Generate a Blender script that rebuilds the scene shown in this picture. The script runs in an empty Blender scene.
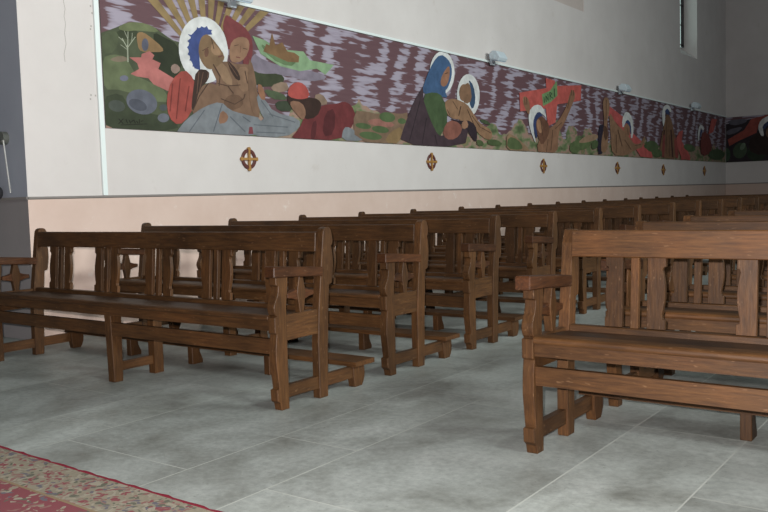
import bpy, bmesh, math, random
from mathutils import Vector, Matrix
from mathutils.geometry import tessellate_polygon
random.seed(7)
sc = bpy.context.scene
COL = sc.collection

# ------------------------------------------------------------------ camera
F_PX, YAW, PITCH, ROLL = 849.22, 0.63529, 0.069364, -0.029802
CAM = Vector((3.1088, -3.2613, 1.1133))
fwd = Vector((-math.sin(YAW)*math.cos(PITCH), math.cos(YAW)*math.cos(PITCH), -math.sin(PITCH)))
r0 = Vector((math.cos(YAW), math.sin(YAW), 0)); u0 = r0.cross(fwd)
rt = r0*math.cos(ROLL) + u0*math.sin(ROLL)
up = -r0*math.sin(ROLL) + u0*math.cos(ROLL)
cd = bpy.data.cameras.new('camera'); cam = bpy.data.objects.new('camera', cd); COL.objects.link(cam)
cd.sensor_width = 36; cd.sensor_fit = 'HORIZONTAL'; cd.lens = F_PX*36/768; cd.clip_end = 200; cd.clip_start = .05
M = Matrix.Identity(4)
for i in range(3):
    M[i][0] = rt[i]; M[i][1] = up[i]; M[i][2] = -fwd[i]; M[i][3] = CAM[i]
cam.matrix_world = M
sc.camera = cam

# ------------------------------------------------------------------ dimensions of the place
WX = -3.4207          # face of the mural wall
YE = 22.17            # face of the end wall
YC = 0.665             # outer corner where the mural wall turns away
LEDGE = 1.19
L = 2.8207            # bench length between end legs
AX = 1.4824           # left end of the benches across the aisle

def on_wall(u, v):    # place on the mural wall that a picture point belongs to -> (Y, Z)
    d = rt*(u-384)/F_PX - up*(v-256)/F_PX + fwd
    t = (WX-CAM.x)/d.x; p = CAM + d*t
    return (p.y, p.z)
def on_end(u, v):     # the same for the end wall -> (X, Z)
    d = rt*(u-384)/F_PX - up*(v-256)/F_PX + fwd
    t = (YE-CAM.y)/d.y; p = CAM + d*t
    return (p.x, p.z)

# ------------------------------------------------------------------ materials
def new_mat(name):
    m = bpy.data.materials.new(name); m.use_nodes = True
    n = m.node_tree.nodes; l = m.node_tree.links
    return m, n, l, n['Principled BSDF']
def flat(name, col, rough=.7, metal=0, spec=.5):
    m, n, l, b = new_mat(name)
    b.inputs['Base Color'].default_value = (*col, 1); b.inputs['Roughness'].default_value = rough
    b.inputs['Metallic'].default_value = metal; b.inputs['Specular IOR Level'].default_value = spec
    return m
def node(n, t, **kw):
    x = n.new(t)
    for k, v in kw.items():
        if k in x.inputs: x.inputs[k].default_value = v
        else: setattr(x, k, v)
    return x
def ramp(n, stops):
    r = n.new('ShaderNodeValToRGB'); e = r.color_ramp.elements
    while len(e) > 1: e.remove(e[0])
    e[0].position = stops[0][0]; e[0].color = (*stops[0][1], 1)
    for p, c in stops[1:]:
        x = e.new(p); x.color = (*c, 1)
    return r

def wood(name, scale, tint=(1, 1, 1)):
    m, n, l, b = new_mat(name)
    tc = n.new('ShaderNodeTexCoord'); oi = n.new('ShaderNodeObjectInfo')
    mul = node(n, 'ShaderNodeMath', operation='MULTIPLY'); mul.inputs[1].default_value = 37.0
    l.new(oi.outputs['Random'], mul.inputs[0])
    add = node(n, 'ShaderNodeVectorMath', operation='ADD')
    l.new(tc.outputs['Object'], add.inputs[0]); l.new(mul.outputs[0], add.inputs[1])
    mp = n.new('ShaderNodeMapping'); mp.inputs['Scale'].default_value = scale
    l.new(add.outputs[0], mp.inputs['Vector'])
    grain = node(n, 'ShaderNodeTexNoise', Scale=6.0, Detail=6.0, Roughness=.65); l.new(mp.outputs[0], grain.inputs['Vector'])
    cr = ramp(n, [(.25, (.030, .0120, .0040)), (.45, (.055, .0232, .0073)), (.62, (.079, .0345, .0108)), (.85, (.118, .055, .0185))])
    l.new(grain.outputs['Fac'], cr.inputs['Fac'])
    # slow patches of wear
    pat = node(n, 'ShaderNodeTexNoise', Scale=3.2, Detail=3.0); l.new(add.outputs[0], pat.inputs['Vector'])
    pr = ramp(n, [(.3, tuple(.66*t for t in tint)), (.52, tint), (.75, tuple(a*t for a, t in zip((1.3, 1.2, 1.1), tint)))]); l.new(pat.outputs['Fac'], pr.inputs['Fac'])
    mx = node(n, 'ShaderNodeMixRGB', blend_type='MULTIPLY'); mx.inputs[0].default_value = 1
    l.new(cr.outputs[0], mx.inputs[1]); l.new(pr.outputs[0], mx.inputs[2])
    # each board its own tone
    br = node(n, 'ShaderNodeMapRange'); br.inputs['To Min'].default_value = .82; br.inputs['To Max'].default_value = 1.18
    l.new(oi.outputs['Random'], br.inputs['Value'])
    hs = n.new('ShaderNodeHueSaturation'); l.new(mx.outputs[0], hs.inputs['Color']); l.new(br.outputs[0], hs.inputs['Value'])
    # pale ray flecks of oak
    mp2 = n.new('ShaderNodeMapping'); mp2.inputs['Scale'].default_value = [a**.45 for a in scale]; mp2.inputs['Rotation'].default_value = (.3, .5, .35)
    l.new(add.outputs[0], mp2.inputs['Vector'])
    fl = node(n, 'ShaderNodeTexNoise', Scale=26.0, Detail=1.0); l.new(mp2.outputs[0], fl.inputs['Vector'])
    fr = node(n, 'ShaderNodeMapRange'); fr.inputs['From Min'].default_value = .69; fr.inputs['From Max'].default_value = .76; l.new(fl.outputs['Fac'], fr.inputs['Value'])
    fm = node(n, 'ShaderNodeMath', operation='MULTIPLY'); fm.inputs[1].default_value = .32; l.new(fr.outputs[0], fm.inputs[0])
    m2 = node(n, 'ShaderNodeMixRGB'); m2.inputs[2].default_value = (.22, .125, .065, 1)
    l.new(fm.outputs[0], m2.inputs[0]); l.new(hs.outputs[0], m2.inputs[1])
    l.new(m2.outputs[0], b.inputs['Base Color'])
    rr = node(n, 'ShaderNodeMapRange'); rr.inputs['To Min'].default_value = .42; rr.inputs['To Max'].default_value = .65
    l.new(pat.outputs['Fac'], rr.inputs['Value']); l.new(rr.outputs[0], b.inputs['Roughness'])
    b.inputs['Specular IOR Level'].default_value = .32
    bp = node(n, 'ShaderNodeBump', Strength=.25, Distance=.004); l.new(grain.outputs['Fac'], bp.inputs['Height']); l.new(bp.outputs[0], b.inputs['Normal'])
    return m
WOX = wood('oak_along_x', (1.2, 16, 16))
WOY = wood('oak_along_y', (16, 1.2, 16))
WOZ = wood('oak_along_z', (16, 16, 1.2))
WSE = wood('dark_worn_seat_oak', (1.2, 16, 16), (.66, .64, .64))
WAR = wood('dark_red_armrest_oak', (16, 1.2, 16), (.82, .66, .60))

def plaster(name, c1, c2, stain, sc_=1.3):
    m, n, l, b = new_mat(name)
    tc = n.new('ShaderNodeTexCoord')
    a = node(n, 'ShaderNodeTexNoise', Scale=sc_, Detail=5.0, Roughness=.6); l.new(tc.outputs['Object'], a.inputs['Vector'])
    r = ramp(n, [(.3, c1), (.7, c2)]); l.new(a.outputs['Fac'], r.inputs['Fac'])
    s = node(n, 'ShaderNodeTexNoise', Scale=4.5, Detail=6.0, Roughness=.7); l.new(tc.outputs['Object'], s.inputs['Vector'])
    sr = node(n, 'ShaderNodeMapRange'); sr.inputs['From Min'].default_value = .62; sr.inputs['From Max'].default_value = .74; sr.inputs['To Max'].default_value = .9
    l.new(s.outputs['Fac'], sr.inputs['Value'])
    mx = n.new('ShaderNodeMixRGB'); mx.inputs[2].default_value = (*stain, 1); l.new(sr.outputs[0], mx.inputs[0]); l.new(r.outputs[0], mx.inputs[1])
    l.new(mx.outputs[0], b.inputs['Base Color']); b.inputs['Roughness'].default_value = .85
    f = node(n, 'ShaderNodeTexNoise', Scale=60.0, Detail=3.0); l.new(tc.outputs['Object'], f.inputs['Vector'])
    bp = node(n, 'ShaderNodeBump', Strength=.15, Distance=.004); l.new(f.outputs['Fac'], bp.inputs['Height']); l.new(bp.outputs[0], b.inputs['Normal'])
    return m
PLA = plaster('white_plaster', (.585, .54, .53), (.645, .60, .59), (.56, .51, .49))
DADO = plaster('pink_dado', (.58, .43, .37), (.64, .49, .43), (.72, .64, .60), 2.2)
BLUE = plaster('blue_grey_plaster', (.30, .32, .38), (.35, .37, .43), (.27, .29, .34))
DADOG = plaster('grey_brown_dado', (.24, .22, .225), (.28, .255, .26), (.30, .28, .28))
BOARD = plaster('beige_infill', (.50, .43, .40), (.54, .46, .43), (.47, .40, .37))
TRIMW = flat('white_painted_trim', (.72, .78, .78), .45)
LEDG = flat('shadow_gap_ledge', (.22, .2, .19), .9)
DARK = flat('dark_metal', (.03, .03, .035), .5)
GREYP = flat('blue_grey_plastic', (.56, .64, .70), .5)
GLASS_L = flat('lamp_glass', (.42, .52, .62), .15)
GOLD = flat('gilded_wood', (.36, .185, .05), .45)
MAROON = flat('maroon_paint', (.10, .025, .02), .5)

# floor
def floor_mat():
    m, n, l, b = new_mat('stone_slab')
    tc = n.new('ShaderNodeTexCoord'); at = node(n, 'ShaderNodeAttribute', attribute_name='tone')
    mp = n.new('ShaderNodeMapping'); mp.inputs['Scale'].default_value = (1.0, .8, 1)
    l.new(tc.outputs['Object'], mp.inputs['Vector'])
    a = node(n, 'ShaderNodeTexNoise', Scale=2.3, Detail=8.0, Roughness=.62, Distortion=.4); l.new(mp.outputs[0], a.inputs['Vector'])
    r = ramp(n, [(.27, (.135, .14, .125)), (.40, (.235, .248, .232)), (.54, (.315, .335, .320)), (.74, (.41, .43, .415))]); l.new(a.outputs['Fac'], r.inputs['Fac'])
    c = node(n, 'ShaderNodeTexNoise', Scale=28.0, Detail=5.0, Roughness=.7); l.new(tc.outputs['Object'], c.inputs['Vector'])
    cr = ramp(n, [(.3, (.8, .8, .8)), (.7, (1.15, 1.15, 1.15))]); l.new(c.outputs['Fac'], cr.inputs['Fac'])
    mx = node(n, 'ShaderNodeMixRGB', blend_type='MULTIPLY'); mx.inputs[0].default_value = 1; l.new(r.outputs[0], mx.inputs[1]); l.new(cr.outputs[0], mx.inputs[2])
    hs = n.new('ShaderNodeHueSaturation'); l.new(mx.outputs[0], hs.inputs['Color']); l.new(at.outputs['Fac'], hs.inputs['Value'])
    # dark pits
    v = node(n, 'ShaderNodeTexNoise', Scale=45.0, Detail=2.0); l.new(tc.outputs['Object'], v.inputs['Vector'])
    vr = node(n, 'ShaderNodeMapRange'); vr.inputs['From Min'].default_value = .68; vr.inputs['From Max'].default_value = .75; vr.inputs['To Max'].default_value = .45; l.new(v.outputs['Fac'], vr.inputs['Value'])
    m3 = n.new('ShaderNodeMixRGB'); m3.inputs[2].default_value = (.09, .095, .08, 1); l.new(vr.outputs[0], m3.inputs[0]); l.new(hs.outputs[0], m3.inputs[1])
    l.new(m3.outputs[0], b.inputs['Base Color'])
    rr = node(n, 'ShaderNodeMapRange'); rr.inputs['To Min'].default_value = .3; rr.inputs['To Max'].default_value = .62; l.new(a.outputs['Fac'], rr.inputs['Value']); l.new(rr.outputs[0], b.inputs['Roughness'])
    b.inputs['Specular IOR Level'].default_value = .4
    bp = node(n, 'ShaderNodeBump', Strength=.2, Distance=.003); l.new(c.outputs['Fac'], bp.inputs['Height']); l.new(bp.outputs[0], b.inputs['Normal'])
    return m
STONE = floor_mat()
JOINT = plaster('pale_mortar', (.36, .375, .35), (.45, .465, .44), (.2, .22, .2), 5)

# ------------------------------------------------------------------ mesh helpers
def tag(o, label=None, cat=None, group=None, kind=None):
    if label: o['label'] = label
    if cat: o['category'] = cat
    if group: o['group'] = group
    if kind: o['kind'] = kind
    return o
def obj(name, bm, mats, parent=None, bev=0):
    if bev:
        es = [e for e in bm.edges if len(e.link_faces) == 2 and e.calc_face_angle(0) > .6]
        bmesh.ops.bevel(bm, geom=es, offset=bev, segments=1, profile=.5, affect='EDGES', clamp_overlap=True)
    me = bpy.data.meshes.new(name); bm.to_mesh(me); bm.free()
    for m in (mats if isinstance(mats, (list, tuple)) else [mats]): me.materials.append(m)
    o = bpy.data.objects.new(name, me); COL.objects.link(o)
    if parent: o.parent = parent
    return o
def empty(name, loc=(0, 0, 0)):
    o = bpy.data.objects.new(name, None); COL.objects.link(o); o.location = loc; o.empty_display_size = .1
    return o
def box(bm, x0, x1, y0, y1, z0, z1, mi=0):
    vs = [bm.verts.new((x, y, z)) for z in (z0, z1) for x, y in ((x0, y0), (x1, y0), (x1, y1), (x0, y1))]
    for q in ((3, 2, 1, 0), (4, 5, 6, 7), (0, 1, 5, 4), (1, 2, 6, 5), (2, 3, 7, 6), (3, 0, 4, 7)):
        f = bm.faces.new([vs[i] for i in q]); f.material_index = mi
def prism(bm, pts, fn, a, b, mi=0):
    """extrude the outline pts (p,q) from a to b; fn(p,q,t) -> xyz"""
    A = [bm.verts.new(fn(p, q, a)) for p, q in pts]; B = [bm.verts.new(fn(p, q, b)) for p, q in pts]
    n = len(pts); fs = []
    fs.append(bm.faces.new(A)); fs.append(bm.faces.new(B[::-1]))
    for i in range(n): fs.append(bm.faces.new((A[i], B[i], B[(i+1) % n], A[(i+1) % n])))
    for f in fs: f.material_index = mi
    bmesh.ops.recalc_face_normals(bm, faces=fs)
YZ = lambda p, q, t: (t, p, q)
NB = lambda: bmesh.new()
def bx(name, x0, x1, y0, y1, z0, z1, mat, parent=None, bev=.003):
    bm = NB(); box(bm, x0, x1, y0, y1, z0, z1); return obj(name, bm, mat, parent, bev)
def tube(bm, p, q, r, seg=10, mi=0):
    p = Vector(p); q = Vector(q); d = (q-p).normalized(); a = d.orthogonal().normalized(); b = d.cross(a)
    R = []
    for c in (p, q): R.append([bm.verts.new(c + (a*math.cos(2*math.pi*i/seg) + b*math.sin(2*math.pi*i/seg))*r) for i in range(seg)])
    fs = [bm.faces.new((R[0][i], R[0][(i+1) % seg], R[1][(i+1) % seg], R[1][i])) for i in range(seg)]
    fs += [bm.faces.new(R[0][::-1]), bm.faces.new(R[1])]
    for f in fs: f.material_index = mi

# ------------------------------------------------------------------ one bench
def rake(t, z): return .327 + .085*(z-.5) + t      # plane of the slats
def raked_box(name, x0, x1, t0, t1, z0, z1, mat, parent, bev=.003):
    bm = NB(); prism(bm, [(rake(t0, z0), z0), (rake(t1, z0), z0), (rake(t1, z1), z1), (rake(t0, z1), z1)], YZ, x0, x1)
    return obj(name, bm, mat, parent, bev)

def make_bench(right=False):
    root = empty('church_bench')
    # shaped front end legs
    fr = [(0, -.028), (.038, -.036), (.055, -.057), (.114, -.060), (.118, -.040), (.17, -.047), (.22, -.054), (.265, -.059), (.34, -.056),
          (.409, -.046), (.416, -.058), (.498, -.058), (.502, -.040), (.512, -.050), (.53, -.057), (.548, -.060), (.565, -.057), (.585, -.046),
          (.605, -.034), (.63, -.025), (.66, -.022), (.668, -.040), (.712, -.040)]
    bk = [(.712, .052), (.66, .050), (.60, .040), (.54, .033), (0, .031)]
    leg_prof = [(y, z) for z, y in fr + bk]
    for x in (-L, 0):
        bm = NB(); prism(bm, leg_prof, YZ, x-.026, x+.026); obj('front_leg', bm, WOZ, root, .0025)
    mx = -1.43
    bm = NB(); prism(bm, [(-.035, 0), (.03, 0), (.038, .43), (-.045, .43)], YZ, mx-.032, mx+.032); obj('front_leg', bm, WOZ, root, .003)
    # raked end posts, rounded and notched at the back
    up_ = [(.426, .93), (.434, .905), (.436, .875), (.431, .858), (.421, .847), (.427, .825), (.432, .79), (.433, .74), (.428, .69), (.420, .645), (.414, .636), (.392, .630), (.380, .5), (.366, .3), (.352, 0)]
    if right:
        post = [(.281, 0), (.283, .3), (.305, .5), (.360, .88), (.383, .935), (.388, .940), (.425, .940)] + up_
    else:
        post = [(.281, 0), (.283, .3), (.297, .5), (.348, .88), (.356, .93), (.366, .946), (.383, .954), (.40, .955), (.418, .946)] + up_
    for x in (-L, 0):
        bm = NB(); prism(bm, post, YZ, x-.026, x+.026); obj('back_post', bm, WOZ, root, .003)
    bx('rear_leg', mx-.03, mx+.03, .280, .352, 0, .46, WOZ, root)
    # seat
    bm = NB(); prism(bm, [(-.055, .480), (-.060, .490), (-.058, .502), (-.050, .509), (-.036, .512), (.052, .507), (.052, .480)], YZ, -L+.027, -.027)
    obj('seat_nosing', bm, WOX, root, .002)
    bm = NB(); prism(bm, [(.057, .502), (.318, .484), (.318, .462), (.057, .480)], YZ, -L+.020, -.020); obj('seat_board', bm, WSE, root, .002)
    bx('front_apron', -L+.027, -.027, -.046, -.014, .425, .480, WOX, root)
    bx('rear_apron', -L+.027, -.027, .286, .310, .400, .462, WOX, root)
    bx('kick_rail', -L+.027, -.027, -.040, -.012, .300, .380, WOX, root)
    # back
    raked_box('top_rail', -L+.027, -.027, -.014, .024, .818, .937 if right else .928, WOX, root, .004)
    raked_box('bottom_rail', -L+.027, -.027, -.020, .022, .474, .511, WOX, root, .003)
    for g in range(5):
        gc = -L/2 + .020 + (g-2)*.5535
        for s in (-1, 1):
            o_ = [(.054, .513), (.133, .513), (.133, .555), (.121, .560), (.119, .575)]
            for i in range(1, 8):
                a = i/8; o_.append((.119 + .013*math.sin(math.pi*a), .575 + .19*a))
            o_ += [(.119, .765), (.122, .777), (.133, .781), (.133, .819), (.054, .819)]
            pts = [(gc + s*a, b) for a, b in o_]
            bm = NB(); prism(bm, pts, lambda p, q, t: (p, rake(t, q), q), -.010, .013); obj('back_slat', bm, WOZ, root, .0015)
        raked_box('back_spindle', gc-.018, gc+.018, -.012, .014, .511, .818, WOZ, root, .002)
    # ends
    for x in (-L, 0):
        bx('side_rail', x-.018, x+.018, .030, .290, .366, .503, WOY, root)
        bm = NB(); af = -.095 if right else -.062
        prism(bm, [(af, .708), (af+.002, .764), (af+.01, .768), (.335, .735), (.33, .684), (.06, .704)], YZ, x-.036, x+.036)
        obj('armrest', bm, WAR, root, .005)
        le = [(.5, .016), (.54, .022), (.58, .029), (.61, .033), (.64, .029), (.67, .021), (.705, .014)]
        bm = NB(); prism(bm, [(.165+w_, z) for z, w_ in le] + [(.165-w_, z) for z, w_ in le[::-1]], YZ, x-.020, x+.020); obj('arm_baluster', bm, WOZ, root, .003)
        bm = NB(); prism(bm, [(.060, .588), (.10, .582), (.132, .572), (.198, .572), (.23, .582), (.272, .588), (.272, .614), (.23, .620), (.198, .630), (.132, .630), (.10, .620), (.060, .614)], YZ, x-.024, x+.014)
        obj('arm_crossbar', bm, WAR, root, .002)
        bx('stretcher', x-.017, x+.017, .030, .585, .058, .124, WOY, root)
    bx('stretcher', mx-.017, mx+.017, .026, .283, .065, .120, WOY, root)
    # kneeler
    kn = obj('kneeler_board', (lambda bm: (box(bm, -L-.05, .05, .578, .760, .126, .154), bm)[1])(NB()), WOX, root, .004)
    for x in (-L+.002, -L+.715, mx, -.70, -.002):
        bm = NB()
        if x in (-L+.002, -.002): prism(bm, [(.602, 0), (.668, 0), (.682, .02), (.694, .05), (.697, .08), (.69, .126), (.585, .126), (.592, .05)], YZ, x-.025, x+.025)
        else: prism(bm, [(.605, 0), (.70, 0), (.70, .025), (.675, .08), (.67, .126), (.605, .126)], YZ, x-.025, x+.025)
        obj('kneeler_leg', bm, WOZ, kn, .003)
    return root

def copy_tree(o, parent=None):
    c = o.copy(); COL.objects.link(c); c.parent = parent
    for ch in list(o.children): copy_tree(ch, c)
    return c

proto = [make_bench(), make_bench(True)]
ordn = ['first', 'second', 'third', 'fourth', 'fifth', 'sixth', 'seventh', 'eighth', 'ninth', 'tenth', 'eleventh', 'twelfth', 'thirteenth',
        'fourteenth', 'fifteenth', 'sixteenth', 'seventeenth', 'eighteenth', 'nineteenth', 'twentieth']
rowsL = [0, .985, 1.985, 2.985, 3.98, 5.03, 6.17, 7.18, 8.2, 9.2, 10.25, 11.2, 12.25, 13.1, 14.05, 15.05, 16.12]
rowsR = [0, .93, 1.80, 2.84, 4.0, 5.02, 6.1, 7.1, 8.15, 9.15, 10.2, 11.2, 12.2, 13.1, 14.1, 15.1, 16.1]
blocks = [(rowsL, 0.0, 'benches in the block beside the mural wall'), (rowsR, AX+L, 'benches in the block across the aisle')]
for bi, (rows, X, grp) in enumerate(blocks):
    for i, y in enumerate(rows):
        o = proto[bi] if i == 0 else copy_tree(proto[bi])
        o.location = (X, y, 0)
        if i: o.rotation_euler.z = random.uniform(-.003, .003)
        if bi == 0:
            lab = ('long dark oak church bench, frontmost of the left block, both arms in view' if i == 0 else
                   'dark oak bench, %s row from the front in the block by the mural wall' % ordn[i])
        else:
            lab = ('warm brown oak church bench at the right, nearest the camera, in front of its block' if i == 0 else
                   'brown oak church bench right of the aisle, %s row counted from the front' % ordn[i])
        tag(o, lab, 'bench', grp)

# ------------------------------------------------------------------ floor of stone slabs
bm = NB()
tone = bm.loops.layers.float_color.new('tone')
X0, X1, Y0, Y1 = -6.5, 9.0, -5.0, 22.6
xs = [.355-.855, .355, .81, 1.71, 2.2]
seq = [.87, .46]
a = xs[0]; k = 1; left = []
while a > X0: a -= seq[k % 2]; k += 1; left.append(a)
a = xs[-1]; k = 0; right = []
while a < X1: a += seq[k % 2]; k += 1; right.append(a)
xs = left[::-1] + xs + right
fixed = {(.81, 1.71): [-.96, .60], (1.71, 2.2): [.60], (2.2,): [-.205], (-.5,): [-.96, .4]}
g = .0035
for c in range(len(xs)-1):
    xa, xb = xs[c], xs[c+1]
    y = Y0 - random.random()
    key = None
    anchors = {0.81: [-.96, .60], 1.71: [-1.2, .60], 2.2: [-.205], -.5: [-.96, .3]}
    an = next((v for k_, v in anchors.items() if abs(k_-xa) < .01), None)
    ys = []
    if an:
        y = an[0]
        while y > Y0: ys.append(y); y -= random.uniform(.75, 1.35)
        ys.append(y); ys = ys[::-1]
        for v in an[1:]: ys.append(v)
        y = ys[-1]
    else: ys = [y]
    while y < Y1: y += random.uniform(.75, 1.45); ys.append(y)
    for j in range(len(ys)-1):
        t = random.uniform(.86, 1.1)
        vs = [bm.verts.new(p) for p in ((xa+g, ys[j]+g, 0), (xb-g, ys[j]+g, 0), (xb-g, ys[j+1]-g, 0), (xa+g, ys[j+1]-g, 0))]
        f = bm.faces.new(vs)
        for lp in f.loops: lp[tone] = (t, t, t, 1)
vs = [bm.verts.new(p) for p in ((X0-1, Y0-1, -.0012), (X1+1, Y0-1, -.0012), (X1+1, Y1, -.0012), (X0-1, Y1, -.0012))]
f = bm.faces.new(vs); f.material_index = 1
box(bm, X0-1, X1+1, Y0-1, Y1, -.2, -.003, 1)
tag(obj('floor', bm, [STONE, JOINT]), kind='structure')

# ------------------------------------------------------------------ walls
HW = 7.0
wy0, wy1, wz0 = 18.03, 19.42, 4.42      # open niche of the high window
by0, by1, bz0 = 10.80, 12.19, 4.485     # blind window
bm = NB()
for z0, z1, mi in ((0, LEDGE, 1), (LEDGE, bz0-.075, 0)):
    box(bm, WX-.6, WX, YC, YE+.6, z0, z1, mi)
# upper wall, with the openings left out
def col_(y0, y1, z0): box(bm, WX-.6, WX, y0, y1, z0-.075, HW, 0)
col_(YC, by0, bz0); col_(by1, wy0, bz0); col_(wy1, YE+.6, bz0)
box(bm, WX-.6, WX-.035, by0, by1, bz0-.075, HW, 0); box(bm, WX-.035, WX, by0, by1, bz0-.075, bz0, 0)
# near end faces towards the side chapel take the darker blue-grey and grey-brown plaster
bm.faces.ensure_lookup_table()
for f in bm.faces:
    f.normal_update()
    if f.normal.y < -.9 and abs(f.calc_center_median().y-YC) < .01: f.material_index = 3 if f.calc_center_median().z < LEDGE else 2
def mark(p, q, w_):
    (ya, za), (yb, zb) = p, q; dy, dz = yb-ya, zb-za; d = math.hypot(dy, dz); ny, nz = -dz/d*w_/2, dy/d*w_/2
    f = bm.faces.new([bm.verts.new((WX+.0008, y, z)) for y, z in ((ya+ny, za+nz), (yb+ny, zb+nz), (yb-ny, zb-nz), (ya-ny, za-nz))]); f.material_index = 4
ck = [on_wall(*p) for p in ((63, -8), (63.5, 2), (65, 9), (64, 16), (65.5, 24), (64.5, 33), (66, 44), (64, 54), (65, 62))]
for a_, b_ in zip(ck, ck[1:]): mark(a_, b_, .005)
for u_, v_ in ((90.5, 7), (92, 14), (91, 27), (90.5, 30), (91, 96), (95.5, 96.5), (90.5, 100)):
    y_, z_ = on_wall(u_, v_); mark((y_, z_), (y_, z_+.016), .014)
tag(obj('wall_left', bm, [PLA, DADO, BLUE, DADOG, flat('old_fixing_hole', (.36, .33, .31), .9)]), kind='structure')
bm = NB()
box(bm, -7.5, WX-.6, YC, YC+.5, 0, LEDGE, 1); box(bm, -7.5, WX-.6, YC, YC+.5, LEDGE, HW, 0)
tag(obj('wall_side', bm, [BLUE, DADOG]), kind='structure')
bm = NB()
box(bm, WX, 9.0, YE, YE+.5, 0, LEDGE, 1); box(bm, WX, 9.0, YE, YE+.5, LEDGE, HW, 0)
tag(obj('wall_end', bm, [PLA, DADO]), kind='structure')
# ledge trim over the dado, its thin shadow gap put into the dark colour
bm = NB()
prism(bm, [(WX, LEDGE-.012), (WX+.012, LEDGE-.004), (WX+.012, LEDGE+.010), (WX, LEDGE+.012)], lambda p, q, t: (p, t, q), YC, YE)
box(bm, -7.5, WX, YC-.012, YC, LEDGE-.010, LEDGE+.012)
box(bm, WX, 9.0, YE-.012, YE, LEDGE-.010, LEDGE+.012)
tag(obj('trim_1', bm, LEDG), kind='structure')
# white upright batten left of the mural and white rail above it
def ztop(y): return 3.158 - .0042*(y-1.9)
bx('trim_2', WX, WX+.018, 1.385, 1.432, LEDGE+.013, HW, TRIMW, None, .003)['kind'] = 'structure'
bm = NB()
A = [(WX, ztop(1.45)+.004, 1.45), (WX+.03, ztop(1.45)+.004, 1.45), (WX+.03, ztop(1.45)+.034, 1.45), (WX, ztop(1.45)+.034, 1.45)]
va = [bm.verts.new((x, y, z)) for x, z, y in A]
vb = [bm.verts.new((x, YE, z - ztop(1.45) + ztop(YE))) for x, z, y in A]
bm.faces.new(va[::-1]); bm.faces.new(vb)
for i in range(4): bm.faces.new((va[i], va[(i+1) % 4], vb[(i+1) % 4], vb[i]))
bmesh.ops.recalc_face_normals(bm, faces=bm.faces)
tag(obj('trim_3', bm, TRIMW), kind='structure')
# blind window: beige boarded infill
bm = NB(); box(bm, WX-.035, WX-.012, by0, by1, bz0, HW)
w1 = tag(obj('window_1', bm, BOARD), kind='structure')
# open window: deep niche with sloping sill, glazed at the back
bm = NB()
prism(bm, [(WX-.6, wz0-.02+.3), (WX, wz0), (WX, bz0), (WX-.1, bz0+.3)], lambda p, q, t: (p, t, q), wy0, wy1)
bm.free()
bm = NB()
prism(bm, [(WX-.42, bz0-.075), (WX-.001, bz0-.075), (WX-.42, bz0+.26)], lambda p, q, t: (p, t, q), wy0, wy1)
tag(obj('trim_4', bm, PLA), kind='structure')
w2 = empty('window_2', (WX-.36, (wy0+wy1)/2, bz0)); tag(w2, kind='structure')
gm, gn, gl, gb = new_mat('glowing_leaded_glass')
gb.inputs['Base Color'].default_value = (.55, .75, .75, 1); gb.inputs['Emission Color'].default_value = (.72, .95, .90, 1); gb.inputs['Emission Strength'].default_value = .9  # pane given a glow in place of daylight, to light the niche
hw = (wy1-wy0)/2
bm = NB(); box(bm, 0, .01, -hw, hw, .25, HW-bz0); obj('pane', bm, gm, w2)
bm = NB()
for yy, ww in ((-hw+.02, .02), (-.25, .02), (.25, .02), (hw-.11, .11)): box(bm, -.01, .03, yy-ww, yy+ww, .25, HW-bz0)
for k in range(5): box(bm, -.01, .03, -hw, hw, .3+k*.5-.012, .3+k*.5+.012)
obj('window_frame', bm, DARK, w2)

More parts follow.
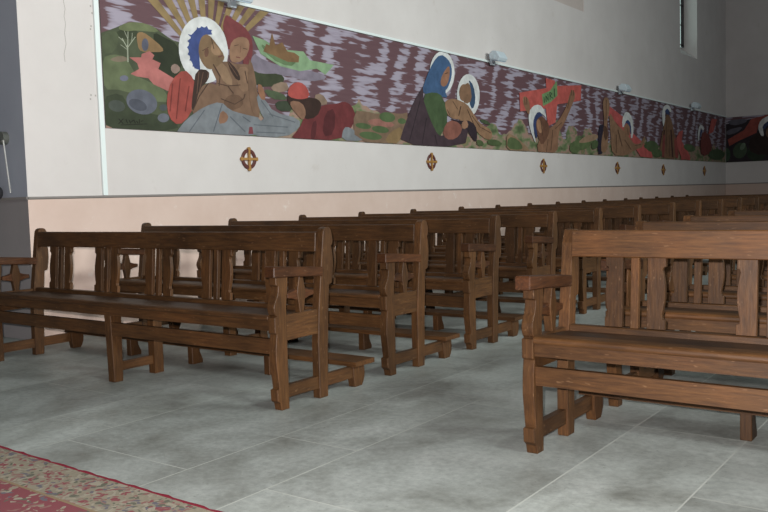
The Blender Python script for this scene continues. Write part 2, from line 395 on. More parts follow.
# ------------------------------------------------------------------ painted mural
def noise_sky():
    m, n, l, b = new_mat('painted_ground_and_sky')
    tc = n.new('ShaderNodeTexCoord')
    sp = n.new('ShaderNodeSeparateXYZ'); l.new(tc.outputs['Object'], sp.inputs[0])
    add = node(n, 'ShaderNodeMath', operation='ADD'); l.new(sp.outputs['X'], add.inputs[0]); l.new(sp.outputs['Y'], add.inputs[1])
    cb = n.new('ShaderNodeCombineXYZ'); l.new(add.outputs[0], cb.inputs[0]); l.new(sp.outputs['Z'], cb.inputs[1])
    # brushed streaks: horizontal teeth on diagonal ribbons
    mp = n.new('ShaderNodeMapping'); mp.inputs['Scale'].default_value = (2.2, 15, 1); mp.inputs['Rotation'].default_value = (0, 0, .03); l.new(cb.outputs[0], mp.inputs['Vector'])
    teeth = node(n, 'ShaderNodeTexNoise', Scale=1.3, Detail=2.0, Roughness=.5); l.new(mp.outputs[0], teeth.inputs['Vector'])
    low = node(n, 'ShaderNodeTexNoise', Scale=1.1, Detail=1.0); l.new(cb.outputs[0], low.inputs['Vector'])
    def M_(op, a_, b_, c_=None):
        q = node(n, 'ShaderNodeMath', operation=op)
        for k, v in enumerate((a_, b_, c_)):
            if v is None: continue
            if isinstance(v, (int, float)): q.inputs[k].default_value = v
            else: l.new(v, q.inputs[k])
        return q.outputs[0]
    ph = M_('MULTIPLY', M_('MULTIPLY_ADD', sp.outputs['Z'], -.45, add.outputs[0]), 2*math.pi/.62)
    ph = M_('MULTIPLY_ADD', low.outputs['Fac'], 13.0, ph)
    rib = M_('MULTIPLY', M_('SINE', ph, None), .17)
    mixv = node(n, 'ShaderNodeMath', operation='MULTIPLY_ADD'); mixv.inputs[1].default_value = 1.5; l.new(teeth.outputs['Fac'], mixv.inputs[0])
    l.new(rib, mixv.inputs[2])
    r = ramp(n, [(0, (.105, .052, .062)), (.76, (.125, .066, .076)), (.79, (.20, .15, .18)), (.85, (.29, .25, .31)), (1, (.34, .30, .37))])
    l.new(mixv.outputs[0], r.inputs['Fac'])
    # broken ground of greens, pinks and ochres
    gn_ = node(n, 'ShaderNodeTexNoise', Scale=3.4, Detail=3.0); gmap = n.new('ShaderNodeMapping'); gmap.inputs['Scale'].default_value = (.8, 1.6, 1); l.new(cb.outputs[0], gmap.inputs['Vector']); l.new(gmap.outputs[0], gn_.inputs['Vector'])
    gr = ramp(n, [(.34, (.08, .10, .05)), (.43, (.14, .18, .085)), (.5, (.27, .21, .15)), (.56, (.34, .20, .165)), (.62, (.15, .17, .09)), (.72, (.22, .165, .09))]); l.new(gn_.outputs['Fac'], gr.inputs['Fac'])
    hz = node(n, 'ShaderNodeTexNoise', Scale=1.9, Detail=2.0); l.new(cb.outputs[0], hz.inputs['Vector'])
    hm = node(n, 'ShaderNodeMath', operation='MULTIPLY_ADD'); hm.inputs[1].default_value = .9; hm.inputs[2].default_value = 1.70; l.new(hz.outputs['Fac'], hm.inputs[0])
    gt = node(n, 'ShaderNodeMath', operation='LESS_THAN'); l.new(sp.outputs['Z'], gt.inputs[0]); l.new(hm.outputs[0], gt.inputs[1])
    mx = n.new('ShaderNodeMixRGB'); l.new(gt.outputs[0], mx.inputs[0]); l.new(r.outputs[0], mx.inputs[1]); l.new(gr.outputs[0], mx.inputs[2])
    l.new(mx.outputs[0], b.inputs['Base Color']); b.inputs['Roughness'].default_value = .6; b.inputs['Specular IOR Level'].default_value = .25
    return m
BG = noise_sky()
pm = {}
def paint(hexcol):
    if hexcol not in pm:
        c = [int(hexcol[i:i+2], 16)/255 for i in (0, 2, 4)]
        lin = [x/12.92 if x <= .04045 else ((x+.055)/1.055)**2.4 for x in c]
        m, n, l, b = new_mat('paint_' + hexcol)
        tc = n.new('ShaderNodeTexCoord'); a = node(n, 'ShaderNodeTexNoise', Scale=9.0, Detail=4.0); l.new(tc.outputs['Object'], a.inputs['Vector'])
        r = ramp(n, [(.3, tuple(x*.8 for x in lin)), (.7, tuple(min(1, x*1.18) for x in lin))]); l.new(a.outputs['Fac'], r.inputs['Fac'])
        l.new(r.outputs[0], b.inputs['Base Color']); b.inputs['Roughness'].default_value = .65; b.inputs['Specular IOR Level'].default_value = .25
        pm[hexcol] = m
    return pm[hexcol]
def clip(poly, inside, inter):
    out = []
    for i in range(len(poly)):
        a_, b_ = poly[i-1], poly[i]
        ia, ib = inside(a_), inside(b_)
        if ib:
            if not ia: out.append(inter(a_, b_))
            out.append(b_)
        elif ia: out.append(inter(a_, b_))
    return out
def clip_rect(poly, lo, hi, z0, ztopf):
    def lin(f):
        def it(a_, b_):
            fa, fb = f(a_), f(b_); t = fa/(fa-fb); return (a_[0]+(b_[0]-a_[0])*t, a_[1]+(b_[1]-a_[1])*t)
        return it
    for f in (lambda p: p[0]-lo, lambda p: hi-p[0], lambda p: p[1]-z0, lambda p: ztopf(p[0])-p[1]):
        if not poly: break
        poly = clip(poly, lambda p, f=f: f(p) >= 0, lin(f))
    return poly
def smooth(pts, it=1):       # corner cutting, so painted outlines are rounded
    for _ in range(it):
        o = []
        for i in range(len(pts)):
            a_, b_ = pts[i], pts[(i+1) % len(pts)]
            o += [(a_[0]*.75+b_[0]*.25, a_[1]*.75+b_[1]*.25), (a_[0]*.25+b_[0]*.75, a_[1]*.25+b_[1]*.75)]
        pts = o
    return pts
def ell(cx, cy, rx, ry, rot=0, n=28):
    return [(cx+rx*math.cos(t)*math.cos(rot)-ry*math.sin(t)*math.sin(rot), cy+rx*math.cos(t)*math.sin(rot)+ry*math.sin(t)*math.cos(rot)) for t in [2*math.pi*i/n for i in range(n)]]
def stroke(p, q, w):
    dx, dy = q[0]-p[0], q[1]-p[1]; d = math.hypot(dx, dy) or 1; nx, ny = -dy/d*w/2, dx/d*w/2
    return [(p[0]+nx, p[1]+ny), (q[0]+nx, q[1]+ny), (q[0]-nx, q[1]-ny), (p[0]-nx, p[1]-ny)]

GAIN = [1.25]
def mix(col, g):             # pigment strength
    c = [(int(col[i:i+2], 16)/255)**2.2 for i in (0, 2, 4)]; m_ = sum(c)/3
    c = [min(.6, (x*.76+m_*.24)*g*.76) for x in c]
    return ''.join('%02X' % round(255*x**(1/2.2)) for x in c)
PAINT = []                     # (view, colour, outline in picture units of that view, smoothing)
def S(ox, oy, s):
    return lambda col, pts, sm=1: PAINT.append((mix(col, GAIN[0]), smooth([(ox+x/s, oy+y/s) for x, y in pts], sm)))
# --- landscape at the left
A = S(96, 0, 3.79)
A('4A5238', [(0, 130), (60, 110), (110, 88), (160, 84), (215, 100), (260, 135), (300, 160), (420, 180), (420, 520), (0, 520)])
A('3A4229', [(60, 140), (80, 115), (150, 100), (160, 150), (120, 150)])
A('6A7348', [(75, 108), (110, 86), (160, 84), (215, 100), (240, 125), (150, 115), (110, 120)])
A('2C3320', [(215, 120), (260, 145), (305, 165), (325, 240), (300, 300), (240, 300), (200, 200), (215, 160)])
A('606B45', [(20, 220), (60, 205), (110, 215), (150, 290), (200, 310), (270, 350), (260, 400), (100, 340), (20, 340)])
A('7A6A55', [(45, 225), (90, 210), (130, 225), (100, 235), (70, 235)])
A('39402A', [(20, 370), (90, 350), (120, 400), (230, 440), (300, 440), (310, 500), (20, 500)])
A('505A3C', [(20, 120), (90, 120), (70, 200), (20, 205)])
A('8E6B3C', [(150, 130), (165, 120), (190, 130), (250, 180), (252, 198), (205, 198), (180, 198), (160, 190), (153, 160)])
A('56586A', ell(183, 170, 13, 24), 0)
A('B5605A', [(123, 218), (168, 218), (170, 205), (200, 194), (218, 210), (210, 225), (242, 240), (233, 262), (296, 300), (285, 350), (268, 345), (215, 320), (195, 297), (150, 290), (128, 280), (160, 262), (153, 240)], 0)
A('93766A', [(280, 250), (300, 240), (320, 262), (300, 282), (282, 272)])
for q in (((118, 236), (116, 170), 5), ((117, 185), (95, 145), 3), ((117, 180), (118, 120), 3), ((117, 180), (146, 140), 3), ((104, 160), (82, 140), 2), ((118, 150), (104, 118), 2), ((132, 160), (134, 125), 2), ((117, 190), (90, 170), 2)):
    A('9AA088', stroke(*q), 0)
A('5C5F6E', ell(170, 387, 60, 46, .35))
A('484B58', ell(155, 398, 36, 20, .4)); A('64667A', ell(103, 297, 16, 11)); A('60626F', ell(252, 447, 22, 17)); A('4A4F52', ell(252, 408, 15, 12)); A('454C44', ell(75, 402, 32, 22, .2))
for q in (((82, 450), (100, 470), 3), ((100, 450), (82, 470), 3), ((110, 452), (116, 468), 3), ((122, 455), (128, 468), 3), ((130, 462), (140, 455), 3), ((140, 455), (146, 468), 3), ((150, 458), (156, 468), 3), ((160, 452), (162, 468), 3), ((166, 460), (176, 458), 3), ((90, 474), (190, 470), 2)):
    A('1C1A12', stroke(*q), 0)
# --- golden rays
PX = S(0, 0, 1)
for k in range(11):
    a_ = math.radians(-129 + k*8.4)
    w_ = math.radians(2.7)
    PX('8F7442', [(207+36*math.cos(a_-w_), 68+36*math.sin(a_-w_)), (207+93*math.cos(a_-w_), 68+93*math.sin(a_-w_)), (207+93*math.cos(a_+w_), 68+93*math.sin(a_+w_)), (207+36*math.cos(a_+w_), 68+36*math.sin(a_+w_))], 0)
# --- right of the pieta: lilac water, lawn, town
C = S(250, 20, 4.1)
C('7E7284', [(0, 130), (60, 170), (150, 195), (280, 215), (320, 240), (240, 255), (140, 225), (0, 235)])
C('7FA074', [(5, 65), (60, 85), (110, 120), (215, 130), (240, 165), (340, 185), (305, 225), (270, 200), (200, 210), (120, 190), (40, 140)], 0)
C('5F7A4E', [(30, 90), (90, 130), (190, 170), (160, 195), (80, 160)])
C('7E5A30', [(50, 130), (62, 98), (75, 105), (86, 52), (100, 105), (128, 92), (150, 130), (178, 135), (198, 150), (195, 175), (150, 172), (90, 145)], 0)
C('3B4229', [(5, 205), (40, 222), (120, 220), (142, 245), (110, 272), (30, 275), (0, 240)])
C('8C705C', [(75, 272), (140, 248), (160, 290), (100, 300)]); C('4B5A3C', [(45, 280), (130, 300), (155, 330), (80, 325)]); C('39432F', [(95, 335), (160, 330), (175, 375), (110, 375)])
C('8C705C', [(255, 310), (290, 300), (320, 345), (280, 350)])
# --- pieta
PX('FFFCF6', ell(202.3, 50.2, 24.6, 33.5, -.12), 0)
B = S(160, 10, 3.94)
B('A33A2C', [(90, 232), (130, 270), (142, 340), (115, 415), (70, 458), (30, 425), (20, 350), (42, 275)])
B('7C5A40', [(190, 215), (258, 200), (300, 215), (355, 212), (375, 300), (395, 420), (310, 440), (240, 400), (180, 400), (112, 415), (135, 320), (185, 285), (228, 300)])
B('6A4A34', [(270, 330), (320, 340), (325, 380), (270, 400), (240, 370)]); B('94704F', [(210, 215), (250, 205), (290, 300), (250, 290), (230, 250)])
B('8A6648', [(300, 225), (345, 225), (362, 290), (330, 330), (300, 300)])
B('3E2A20', [(138, 232), (190, 238), (188, 275), (152, 310), (135, 375), (118, 400), (125, 320)])
B('3E2A20', [(256, 192), (300, 235), (315, 275), (300, 280), (275, 245)])
D = S(160, 0, 5.69)
D('2F4587', [(205, 165), (235, 153), (285, 180), (290, 198), (250, 200), (222, 250), (218, 330), (222, 400), (190, 390), (165, 335), (153, 270), (172, 200)], 0)
D('80603F', [(232, 205), (268, 193), (320, 255), (362, 318), (355, 350), (312, 385), (270, 400), (235, 365), (212, 310), (215, 250)])
D('9A7550', [(290, 240), (325, 270), (345, 310), (310, 320), (280, 290)])
D('5A3E2A', stroke((285, 215), (300, 280), 5), 0); D('5A3E2A', stroke((235, 290), (270, 270), 5), 0); D('703A34', stroke((325, 325), (350, 318), 7), 0)
D('6A4430', ell(258, 300, 12, 26, .1))
D('7A2E32', [(372, 82), (402, 108), (470, 148), (515, 210), (524, 290), (505, 370), (455, 362), (500, 268), (490, 220), (450, 208), (402, 232), (386, 300), (368, 220), (350, 160), (358, 110)])
D('93694A', [(402, 232), (450, 208), (495, 220), (505, 268), (480, 332), (435, 360), (393, 352), (386, 290)])
D('543826', stroke((415, 262), (440, 256), 4), 0); D('543826', stroke((465, 275), (490, 282), 4), 0); D('7A4E38', stroke((452, 262), (450, 300), 4), 0); D('6E2F2C', stroke((425, 325), (450, 330), 5), 0)
D('2F4587', [(170, 200), (150, 195), (172, 215), (148, 235), (165, 250), (146, 270), (160, 290), (150, 310), (168, 325), (160, 345), (182, 350), (178, 380), (200, 380), (200, 200)], 0)
D('2F4587', [(200, 175), (205, 155), (218, 168), (228, 150), (242, 160), (260, 150), (268, 168), (290, 172), (280, 190), (200, 200)], 0)
for q in (((205, 215), (232, 262), 4), ((232, 262), (228, 300), 3), ((222, 290), (262, 300), 3), ((262, 300), (312, 296), 3), ((330, 240), (340, 290), 3), ((285, 330), (262, 300), 3), ((235, 350), (290, 372), 3), ((290, 372), (325, 350), 3), ((325, 350), (330, 332), 3), ((185, 290), (150, 340), 4), ((150, 340), (125, 395), 4), ((345, 225), (372, 300), 3)):
    B('4A3226', stroke(*q), 0)
for q in (((148, 245), (140, 330), 3), ((165, 245), (150, 320), 3), ((185, 245), (182, 270), 3), ((262, 205), (300, 262), 3)): B('6A4A3A', stroke(*q), 0)
for q in (((45, 290), (35, 400), 4), ((75, 270), (60, 430), 4), ((110, 300), (95, 400), 4)): B('7E2A22', stroke(*q), 0)
C('7C5A40', [(-12, 150), (8, 190), (22, 270), (40, 400), (10, 400), (-12, 300)])
B('767A80', [(60, 480), (98, 430), (170, 380), (235, 360), (270, 395), (320, 410), (400, 428), (400, 505), (60, 490)], 1)
for q in (((240, 370), (205, 480), 4), ((170, 395), (110, 480), 4), ((270, 420), (330, 480), 4), ((320, 420), (390, 470), 4)): B('5A5D66', stroke(*q), 0)
B('8C5F44', [(235, 392), (266, 415), (256, 445), (222, 450)])
C('767A80', [(18, 300), (60, 330), (90, 378), (200, 405), (198, 445), (140, 482), (-10, 476), (-10, 408), (58, 415), (32, 370)])
for q in (((40, 330), (90, 400), 4), ((70, 385), (180, 420), 4), ((10, 430), (150, 440), 4), ((20, 460), (140, 465), 4)): C('5C6068', stroke(*q), 0)
C('94603F', [(22, 262), (46, 268), (62, 330), (34, 325)]); PX('7D2F3A', [(248, 127), (251, 127), (252, 134), (247, 134)], 0)
C('702428', [(215, 400), (290, 348), (350, 345), (378, 333), (410, 348), (430, 395), (412, 440), (372, 494), (155, 494), (200, 440)])
C('571A20', [(300, 380), (345, 360), (340, 470), (290, 480)]); C('571A20', [(250, 420), (270, 410), (262, 490), (240, 490)])
C('7A7E84', [(378, 440), (405, 440), (455, 478), (455, 497), (368, 494)])
C('3A241C', [(145, 300), (170, 318), (240, 318), (275, 325), (290, 350), (268, 400), (215, 410), (180, 360), (150, 345)])
C('8A5E44', [(160, 330), (208, 338), (226, 380), (212, 416), (182, 382), (160, 355)])
C('B03A30', [(148, 292), (165, 262), (200, 253), (230, 278), (240, 318), (200, 328), (152, 316)])
# --- ground before the second group
G = S(340, 50, 5.125)
G('7D6048', [(60, 312), (130, 315), (185, 330), (240, 318), (300, 330), (350, 318), (310, 480), (70, 475)])
G('9A5F50', [(130, 360), (200, 350), (280, 380), (250, 400), (150, 385)])
for e in ((235, 345, 42, 26), (112, 390, 42, 15), (200, 408, 45, 18), (150, 440, 60, 20), (310, 365, 22, 15)): G('4F6338', ell(*e, .15, 12))
G('8A6A3E', [(218, 475), (250, 420), (315, 388), (305, 480)])
# --- kneeling group with two haloes
GAIN[0] = 1.6
E = S(395, 45, 4.653)
E('FFFCF6', ell(213, 130, 58, 100, 0), 0)
E('3C2C33', [(140, 170), (120, 235), (150, 330), (190, 400), (215, 430), (330, 380), (335, 400), (318, 476), (10, 464), (42, 360), (88, 250)])
for q in (((110, 260), (60, 450), 4), ((140, 340), (120, 460), 4), ((180, 420), (190, 465), 4)): E('2A1D24', stroke(*q), 0)
E('2B4E75', [(205, 42), (240, 65), (258, 100), (258, 150), (240, 200), (226, 215), (240, 248), (212, 240), (190, 268), (184, 225), (150, 238), (118, 215), (140, 150), (170, 80)])
E('8A5A3E', [(246, 90), (250, 135), (238, 185), (218, 197), (203, 182), (212, 140)])
E('4A3222', stroke((225, 135), (240, 130), 4), 0)
E('3C4E2E', [(118, 232), (180, 218), (218, 240), (242, 345), (218, 400), (200, 432), (155, 345)])
E('FFFCF6', ell(335, 236, 53, 100, 0), 0)
E('27405E', [(335, 158), (360, 190), (370, 260), (355, 305), (338, 270), (345, 200)])
E('79563A', [(298, 212), (330, 172), (345, 190), (352, 260), (322, 278), (297, 240)])
E('855F40', [(228, 258), (270, 248), (330, 275), (352, 310), (392, 370), (445, 395), (445, 445), (400, 432), (350, 372), (330, 345), (300, 398), (310, 350), (245, 340), (226, 290)])
E('4A3222', stroke((300, 285), (290, 330), 5), 0); E('4A3222', stroke((330, 300), (360, 370), 4), 0)
E('2C2028', [(240, 340), (300, 355), (335, 350), (368, 372), (378, 420), (370, 458), (342, 420), (320, 380), (300, 370)])
E('7E4638', [(243, 348), (296, 362), (308, 400), (275, 440), (230, 440), (214, 400)]); E('8F6346', [(300, 365), (325, 345), (338, 380), (310, 395)])
for q in (((235, 300), (250, 330), 3), ((262, 262), (285, 300), 3), ((352, 330), (392, 385), 3), ((395, 385), (440, 410), 3), ((320, 225), (330, 235), 3), ((300, 250), (318, 255), 3)): E('4A3222', stroke(*q), 0)
E('79563A', [(296, 195), (312, 180), (330, 190), (325, 260), (300, 262), (290, 225)])
E('3C4A2E', [(385, 345), (420, 350), (445, 375), (400, 365)]); E('46552F', [(372, 440), (400, 445), (410, 470), (375, 470)]); E('46552F', [(420, 440), (470, 440), (500, 468), (430, 470)])
# --- crucifixion
GAIN[0] = 1.9
H = S(505, 65, 5.39)
H('A33A32', [(70, 150), (215, 125), (212, 70), (262, 85), (262, 113), (405, 110), (402, 193), (275, 213), (265, 310), (225, 330), (213, 235), (75, 250)], 0)
H('5C7C4A', [(192, 158), (235, 140), (272, 85), (276, 165), (240, 200), (198, 222)], 0)
for q in (((205, 205), (203, 172), 4), ((215, 200), (213, 166), 4), ((213, 166), (226, 192), 4), ((226, 192), (224, 156), 4), ((236, 188), (234, 148), 4), ((234, 148), (246, 155), 4), ((246, 155), (236, 168), 4), ((236, 168), (250, 180), 4), ((260, 172), (258, 128), 4)):
    H('243A26', stroke(*q), 0)
H('F2F0EA', [(155, 420), (125, 340), (118, 270), (130, 235), (160, 212), (195, 222), (220, 290), (200, 270), (172, 248), (152, 290), (146, 350), (158, 412)])
H('23305A', [(165, 410), (143, 340), (147, 285), (172, 248), (198, 272), (180, 280), (165, 310), (165, 350)])
H('785238', [(222, 350), (278, 308), (325, 225), (343, 150), (358, 130), (375, 165), (348, 232), (313, 315), (278, 370), (278, 480), (172, 480), (165, 420)])
H('785238', [(85, 182), (100, 165), (122, 190), (128, 240), (122, 275), (96, 228)])
H('5C3A26', [(165, 290), (195, 272), (236, 330), (226, 385), (190, 440), (170, 385), (158, 330)]); H('8A6040', ell(178, 330, 14, 38, -.2))
for q in (((250, 350), (240, 460), 4), ((225, 400), (215, 470), 3), ((345, 160), (330, 235), 3), ((300, 310), (262, 345), 3), ((185, 300), (195, 380), 4), ((350, 135), (352, 165), 3), ((362, 135), (362, 165), 3), ((96, 175), (100, 215), 3), ((108, 175), (110, 215), 3)): H('4A3020', stroke(*q), 0)
for e in ((400, 430, 60, 30), (450, 400, 40, 22), (370, 450, 30, 25)): H('4C5C34', ell(*e, -.2, 12))
H('84664C', [(380, 420), (430, 380), (490, 370), (495, 400), (430, 420)])
H('7A5F42', [(0, 360), (60, 395), (110, 440), (130, 470), (0, 470)]); H('46552F', [(10, 385), (60, 400), (92, 445), (70, 460), (0, 450)])
# --- deposition and the group beyond
GAIN[0] = 2.1
J = S(590, 80, 6.02)
J('9C3834', [(75, 150), (112, 160), (190, 222), (250, 320), (368, 430), (368, 470), (298, 462), (245, 380), (178, 292), (118, 222), (75, 205)], 0)
J('231D2C', [(45, 272), (78, 268), (92, 330), (72, 446), (34, 448)])
J('77553A', [(78, 104), (105, 108), (112, 180), (92, 262), (102, 330), (96, 430), (60, 442), (58, 380), (80, 262), (68, 140)]); J('4A3020', [(68, 270), (98, 285), (100, 350), (80, 370)])
J('77553A', [(105, 180), (150, 268), (190, 298), (232, 350), (262, 390), (300, 380), (325, 325), (318, 400), (262, 422), (210, 458), (125, 452), (118, 350)])
J('F2F0EA', [(190, 300), (184, 240), (205, 188), (235, 203), (255, 260), (250, 350), (236, 350), (238, 260), (214, 232)])
J('24345A', [(192, 288), (215, 235), (240, 262), (240, 345), (225, 270), (212, 256)]); J('7A5438', [(195, 287), (215, 258), (236, 290), (226, 348), (198, 332)])
J('F2F0EA', [(440, 285), (430, 270), (426, 190), (438, 155), (465, 146), (486, 185), (476, 198), (460, 170), (444, 190), (446, 275)])
J('24345A', [(440, 190), (460, 168), (474, 200), (466, 235), (455, 205)])
J('66462E', [(440, 260), (455, 198), (482, 230), (502, 330), (522, 380), (530, 475), (408, 468), (420, 360)]); J('3A1F18', stroke((440, 300), (430, 460), 9), 0); J('3A1F18', stroke((480, 300), (490, 465), 9), 0); J('7A2C26', [(498, 340), (515, 360), (528, 470), (505, 470)])
J('9A3832', [(528, 312), (552, 303), (545, 368), (595, 455), (595, 485), (545, 472), (518, 400), (513, 350)], 0)
for e in ((365, 400, 40, 34), (395, 440, 34, 26), (335, 400, 20, 14), (20, 390, 20, 30)): J('3E4D2C', ell(*e, .3, 12))
for q in (((160, 300), (185, 400), 5), ((200, 360), (240, 420), 4), ((150, 330), (150, 440), 4), ((215, 290), (222, 330), 3), ((90, 120), (88, 240), 3), ((260, 395), (300, 388), 3), ((455, 240), (450, 440), 4), ((470, 330), (470, 460), 4)): J('4A3020', stroke(*q), 0)
J('6E2A26', [(432, 330), (446, 330), (440, 465), (424, 465)])
K = S(680, 100, 7.32)
K('F2F0EA', [(120, 300), (124, 210), (145, 172), (172, 215), (155, 222), (143, 200), (135, 250), (131, 300)])
K('24345A', [(136, 290), (143, 215), (157, 225), (146, 250)])
K('5E2420', [(160, 220), (210, 262), (232, 380), (150, 420), (138, 320)])
K('933630', [(222, 138), (264, 140), (235, 235), (198, 252)], 0)
K('933630', [(-3, 335), (30, 372), (62, 430), (0, 440)], 0)
K('34452C', ell(260, 400, 60, 40, 0, 12)); K('405231', ell(60, 350, 45, 26, .3, 12))
# --- end wall
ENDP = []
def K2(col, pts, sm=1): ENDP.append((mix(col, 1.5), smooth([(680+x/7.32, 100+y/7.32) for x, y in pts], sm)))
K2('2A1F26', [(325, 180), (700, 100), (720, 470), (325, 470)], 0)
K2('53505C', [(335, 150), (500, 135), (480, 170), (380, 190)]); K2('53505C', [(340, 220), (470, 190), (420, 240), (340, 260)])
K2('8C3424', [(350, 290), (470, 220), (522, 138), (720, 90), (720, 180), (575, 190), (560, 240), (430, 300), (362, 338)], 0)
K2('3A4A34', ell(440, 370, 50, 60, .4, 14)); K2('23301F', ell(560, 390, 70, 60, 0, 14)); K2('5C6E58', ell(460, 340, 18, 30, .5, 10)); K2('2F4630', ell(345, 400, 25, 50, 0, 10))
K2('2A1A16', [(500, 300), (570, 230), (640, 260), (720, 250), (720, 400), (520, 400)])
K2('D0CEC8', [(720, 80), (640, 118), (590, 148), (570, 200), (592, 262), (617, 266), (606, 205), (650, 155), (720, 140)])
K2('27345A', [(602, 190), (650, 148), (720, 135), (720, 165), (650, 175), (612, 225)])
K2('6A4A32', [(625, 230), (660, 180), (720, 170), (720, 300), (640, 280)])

def build_mural(name, lo, hi, polys, conv, fn, bgn, zt):
    bm = NB(); mats = [BG, flat('canvas_edge_'+bgn, (.05, .045, .04))]; idx = {}
    d0 = .010
    outline = [(lo, 1.803), (hi, 1.803), (hi, zt(hi)), (lo, zt(lo))]
    prism(bm, outline, fn, .003, d0, 1)
    def layer(poly, depth, mi):
        # long outlines are cut at the end of the panel first
        poly = clip_rect(poly, lo+.002, hi-.002, 1.805, lambda y: zt(y)-.002)
        if len(poly) < 3: return
        vs = [bm.verts.new(fn(a_, b_, depth)) for a_, b_ in poly]
        for tri in tessellate_polygon([[Vector((a_, b_, 0)) for a_, b_ in poly]]):
            try: bm.faces.new([vs[q] for q in tri]).material_index = mi
            except ValueError: pass
    layer([(lo, 1.7), (hi, 1.7), (hi, 4), (lo, 4)], d0+.0008, 0)
    for k, (col, pts) in enumerate(polys):
        if col not in idx: idx[col] = len(mats); mats.append(paint(col))
        layer([conv(u, v) for u, v in pts], d0+.0014+.00009*k, idx[col])
    return obj(name, bm, mats)
mu = build_mural('mural', 1.449, YE-.075, PAINT, on_wall, lambda p, q, t: (WX+t, p, q), 'a', ztop)
tag(mu, 'long painted frieze of haloed figures running along the side wall above the benches', 'mural', 'painted frieze')
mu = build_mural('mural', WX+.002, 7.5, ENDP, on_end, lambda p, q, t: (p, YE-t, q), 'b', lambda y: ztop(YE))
tag(mu, 'dark shaded end of the painted frieze on the far end wall', 'mural', 'painted frieze')

# ------------------------------------------------------------------ consecration crosses on the wall
def make_cross():
    root = empty('wall_cross')
    bm = NB(); n = 40; ro, ri, d = .108, .070, .018
    rings = []
    for r, x in ((ro, .002), (ro, d-.004), (ro-.006, d), (ri+.006, d), (ri, d-.004), (ri, .002)):
        rings.append([bm.verts.new((x, r*math.cos(2*math.pi*i/n), r*1.0*math.sin(2*math.pi*i/n))) for i in range(n)])
    for a_ in range(6):
        for i in range(n):
            bm.faces.new((rings[a_][i], rings[a_][(i+1) % n], rings[(a_+1) % 6][(i+1) % n], rings[(a_+1) % 6][i]))
    bmesh.ops.recalc_face_normals(bm, faces=bm.faces)
    obj('ring', bm, MAROON, root)
    bm = NB()
    w = .013; t = .122
    pts = []
    for k in range(4):
        c, s = math.cos(k*math.pi/2), math.sin(k*math.pi/2)
        arm = [(w, w), (w, t-.03), (w*1.7, t-.012), (w*1.2, t), (0, t+.006), (-w*1.2, t), (-w*1.7, t-.012), (-w, t-.03), (-w, w)]
        pts += [(x*c-y*s, x*s+y*c) for x, y in arm[:-1]]
    prism(bm, pts[:], lambda p, q, x: (x, p, q), .001, .026)
    obj('cross', bm, GOLD, root, .002)
    bm = NB(); tube(bm, (.02, 0, 0), (.032, 0, 0), .022, 16); obj('boss', bm, GOLD, root, .002)
    return root
cr = make_cross()
places = ['below the grey shroud, nearest the left edge', 'below the kneeling woman in blue veil', 'below the painted red cross',
          'below the slanted red beam', 'below the standing figure in the long robe', 'nearest the far corner of the room']
for i, (y, z) in enumerate([(3.215, 1.558), (6.77, 1.585), (10.32, 1.567), (13.78, 1.566), (16.68, 1.552), (20.0, 1.552)]):
    o = cr if i == 0 else copy_tree(cr)
    o.location = (WX, y, z)
    tag(o, 'gold cross in maroon ring on wall, ' + places[i], 'wall cross', 'gold crosses on the side wall')

# ------------------------------------------------------------------ flood lamps on the rail above the mural
def make_lamp():
    root = empty('flood_lamp')
    bm = NB(); box(bm, 0, .05, -.05, .05, -.055, .05); obj('wall_bracket', bm, GREYP, root, .004)
    bm = NB(); tube(bm, (.04, 0, .03), (.13, 0, .07), .02); obj('arm', bm, GREYP, root)
    bm = NB()
    prism(bm, [(.03, .12), (.10, .18), (.19, .165), (.26, .05), (.22, -.01), (.05, .03)], lambda p, q, t: (p, t, q), -.15, .15)
    hd = obj('lamp_housing', bm, GREYP, root, .01)
    bm = NB(); prism(bm, [(.06, .027), (.215, -.009), (.213, -.017), (.058, .019)], lambda p, q, t: (p, t, q), -.13, .13); obj('lamp_glass', bm, GLASS_L, hd)
    bm = NB()
    for yy in (-.160, .152): box(bm, .06, .15, yy, yy+.008, .04, .12)
    obj('yoke', bm, GREYP, root, .001)
    return root
lp = make_lamp()
above_hood = 'above the red hood, cut by top edge'
where = [above_hood, 'right of the haloed kneeling pair', 'above the slanted red beam', 'smallest and nearest the far corner']
for i, (y, z) in enumerate([(3.02, 3.15), (8.50, 3.145), (13.87, 3.12), (18.79, 3.10)]):
    o = lp if i == 0 else copy_tree(lp)
    o.location = (WX+.031, y, z); o.scale = (.86, .86, .86)
    tag(o, 'blue grey flood lamp on the white rail, ' + where[i], 'flood lamp', 'flood lamps above the frieze')

# ------------------------------------------------------------------ small things on the blue-grey wall
root = empty('wall_hook', (-3.70, YC, 1.70))
bm = NB(); tube(bm, (0, 0, 0), (0, -.05, 0), .055, 18); obj('boss', bm, flat('tarnished_metal', (.17, .18, .16), .5, .4), root, .006)
bm = NB(); tube(bm, (0, -.04, 0), (.055, -.055, -.03), .016, 10); obj('arm', bm, flat('tarnished_arm', (.15, .15, .14), .5, .4), root)
bm = NB(); tube(bm, (.055, -.055, -.02), (.075, -.03, -.46), .006, 8); obj('cord', bm, flat('pale_cord', (.5, .5, .48), .7), root)
tag(root, 'round grey wall fitting with a pale cord hanging on the blue grey wall', 'wall fitting')
bm = NB(); bmesh.ops.create_uvsphere(bm, u_segments=16, v_segments=10, radius=.05)
for v in bm.verts: v.co.z *= 1.25
bx_ = obj('black_knob', bm, DARK); bx_.location = (-3.80, YC-.052, 1.245)
tag(bx_, 'small round black fixture at the left picture edge just above the ledge', 'fixture')

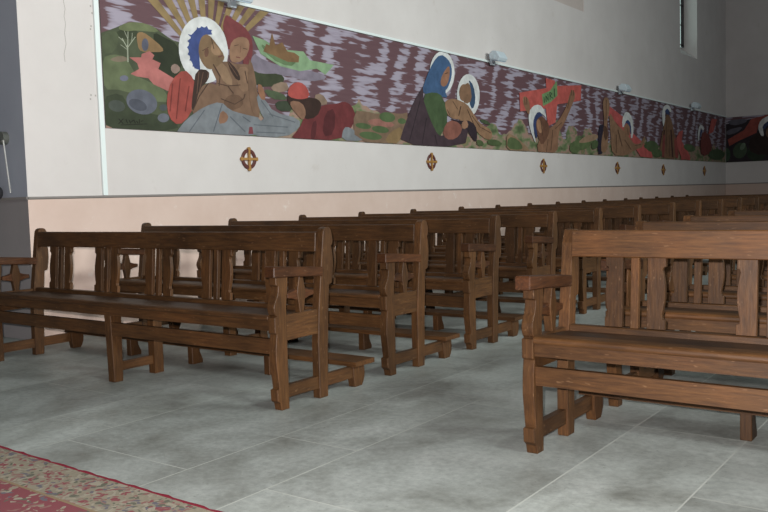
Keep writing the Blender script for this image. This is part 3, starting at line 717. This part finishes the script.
# ------------------------------------------------------------------ carpet
def carpet_mats():
    m, n, l, b = new_mat('floral_carpet')
    tc = n.new('ShaderNodeTexCoord'); sp = n.new('ShaderNodeSeparateXYZ'); l.new(tc.outputs['Object'], sp.inputs[0])
    ns = node(n, 'ShaderNodeTexNoise', Scale=14.0, Detail=2.0); l.new(tc.outputs['Object'], ns.inputs['Vector'])
    vm = node(n, 'ShaderNodeVectorMath', operation='MULTIPLY_ADD'); vm.inputs[1].default_value = (.09, .09, 0); l.new(ns.outputs['Color'], vm.inputs[0]); l.new(tc.outputs['Object'], vm.inputs[2])
    v = node(n, 'ShaderNodeTexVoronoi', Scale=52.0); l.new(vm.outputs[0], v.inputs['Vector'])
    sx = n.new('ShaderNodeSeparateColor'); l.new(v.outputs['Color'], sx.inputs[0])
    pal = ramp(n, [(0, (.24, .21, .16)), (.30, (.20, .06, .07)), (.44, (.11, .11, .085)), (.55, (.28, .25, .2)), (.74, (.12, .11, .13)), (.84, (.22, .12, .11))]); pal.color_ramp.interpolation = 'CONSTANT'
    l.new(sx.outputs[0], pal.inputs['Fac'])
    pt = node(n, 'ShaderNodeMath', operation='LESS_THAN'); pt.inputs[1].default_value = .58; l.new(v.outputs['Distance'], pt.inputs[0])
    base = n.new('ShaderNodeMixRGB'); base.inputs[1].default_value = (.22, .195, .15, 1); l.new(pt.outputs[0], base.inputs[0]); l.new(pal.outputs[0], base.inputs[2])
    fld = n.new('ShaderNodeMixRGB'); fld.inputs[1].default_value = (.19, .06, .07, 1); l.new(pal.outputs[0], fld.inputs[2])
    gt = node(n, 'ShaderNodeMath', operation='GREATER_THAN'); gt.inputs[1].default_value = .7; l.new(sx.outputs[1], gt.inputs[0]); l.new(gt.outputs[0], fld.inputs[0])
    # bands measured from the far edge (local y = 0 at the edge, negative towards the viewer)
    def lt(val):
        q = node(n, 'ShaderNodeMath', operation='LESS_THAN'); q.inputs[1].default_value = val; l.new(sp.outputs['Y'], q.inputs[0]); return q
    c1 = n.new('ShaderNodeMixRGB'); c1.inputs[1].default_value = (.20, .018, .035, 1); l.new(lt(-.022).outputs[0], c1.inputs[0]); l.new(base.outputs[0], c1.inputs[2])
    c2 = n.new('ShaderNodeMixRGB'); l.new(lt(-.255).outputs[0], c2.inputs[0]); l.new(c1.outputs[0], c2.inputs[1]); c2.inputs[2].default_value = (.22, .16, .10, 1)
    c3 = n.new('ShaderNodeMixRGB'); l.new(lt(-.268).outputs[0], c3.inputs[0]); l.new(c2.outputs[0], c3.inputs[1]); l.new(fld.outputs[0], c3.inputs[2])
    l.new(c3.outputs[0], b.inputs['Base Color']); b.inputs['Roughness'].default_value = .95; b.inputs['Specular IOR Level'].default_value = .1
    f = node(n, 'ShaderNodeTexNoise', Scale=300.0); l.new(tc.outputs['Object'], f.inputs['Vector'])
    bp = node(n, 'ShaderNodeBump', Strength=.5, Distance=.003); l.new(f.outputs['Fac'], bp.inputs['Height']); l.new(bp.outputs[0], b.inputs['Normal'])
    return m
bm = NB(); nx = 160
top = []
for i in range(nx+1):
    x = -3.2 + 6.6*i/nx
    e = .0035*math.sin(x*37) + .003*math.sin(x*91+1)
    prof = [(-2.9, 0), (-2.9, .009), (e-.012, .010), (e-.002, .008), (e, .0035), (e, .0)]
    top.append([bm.verts.new((x, y, z+.0005)) for y, z in prof])
for i in range(nx):
    for j in range(5): bm.faces.new((top[i][j], top[i][j+1], top[i+1][j+1], top[i+1][j]))
    bm.faces.new((top[i][5], top[i][0], top[i+1][0], top[i+1][5]))
bm.faces.new(top[0][::-1]); bm.faces.new(top[-1])
bmesh.ops.recalc_face_normals(bm, faces=bm.faces)
o = obj('carpet', bm, carpet_mats()); o.location = (0, -1.213, 0); o.rotation_euler.z = -.0205
tag(o, 'red edged floral carpet lying on the stone floor at lower left', 'carpet')

# ------------------------------------------------------------------ light
def light(name, typ, loc, energy, col, **kw):
    d = bpy.data.lights.new(name, typ); d.energy = energy; d.color = col
    for k, v in kw.items(): setattr(d, k, v)
    o = bpy.data.objects.new(name, d); COL.objects.link(o); o.location = loc
    return o
light('camera_flash', 'POINT', CAM + up*.07 - rt*.05, 1020, (1.0, .945, .91), shadow_soft_size=.02)
def fill_light(loc, sx, sy, energy, col, aim):
    o = light('wall_fill', 'AREA', loc, energy, col, shape='RECTANGLE', size=sx, size_y=sy, spread=math.radians(115))
    o.rotation_euler = (Vector(aim)-Vector(loc)).to_track_quat('-Z', 'Z').to_euler()
    return o
for yy in (-2.0, 3.5, 8.0):          # fill lights added opposite to brighten the mural wall; no windows are built
    fill_light((9.0, yy, 5.4), 1.4, 2.2, 235, (.92, 1.0, .96), (WX, yy, 2.5))
w = bpy.data.worlds.new('world'); sc.world = w; w.use_nodes = True
bgn = w.node_tree.nodes['Background']; bgn.inputs[0].default_value = (.80, .92, .95, 1); bgn.inputs[1].default_value = .095

vs_ = sc.view_settings
sc.display_settings.display_device = 'sRGB'
vs_.view_transform = 'Standard'; vs_.look = 'None'; vs_.gamma = 1; vs_.use_curve_mapping = False; vs_.exposure = 0
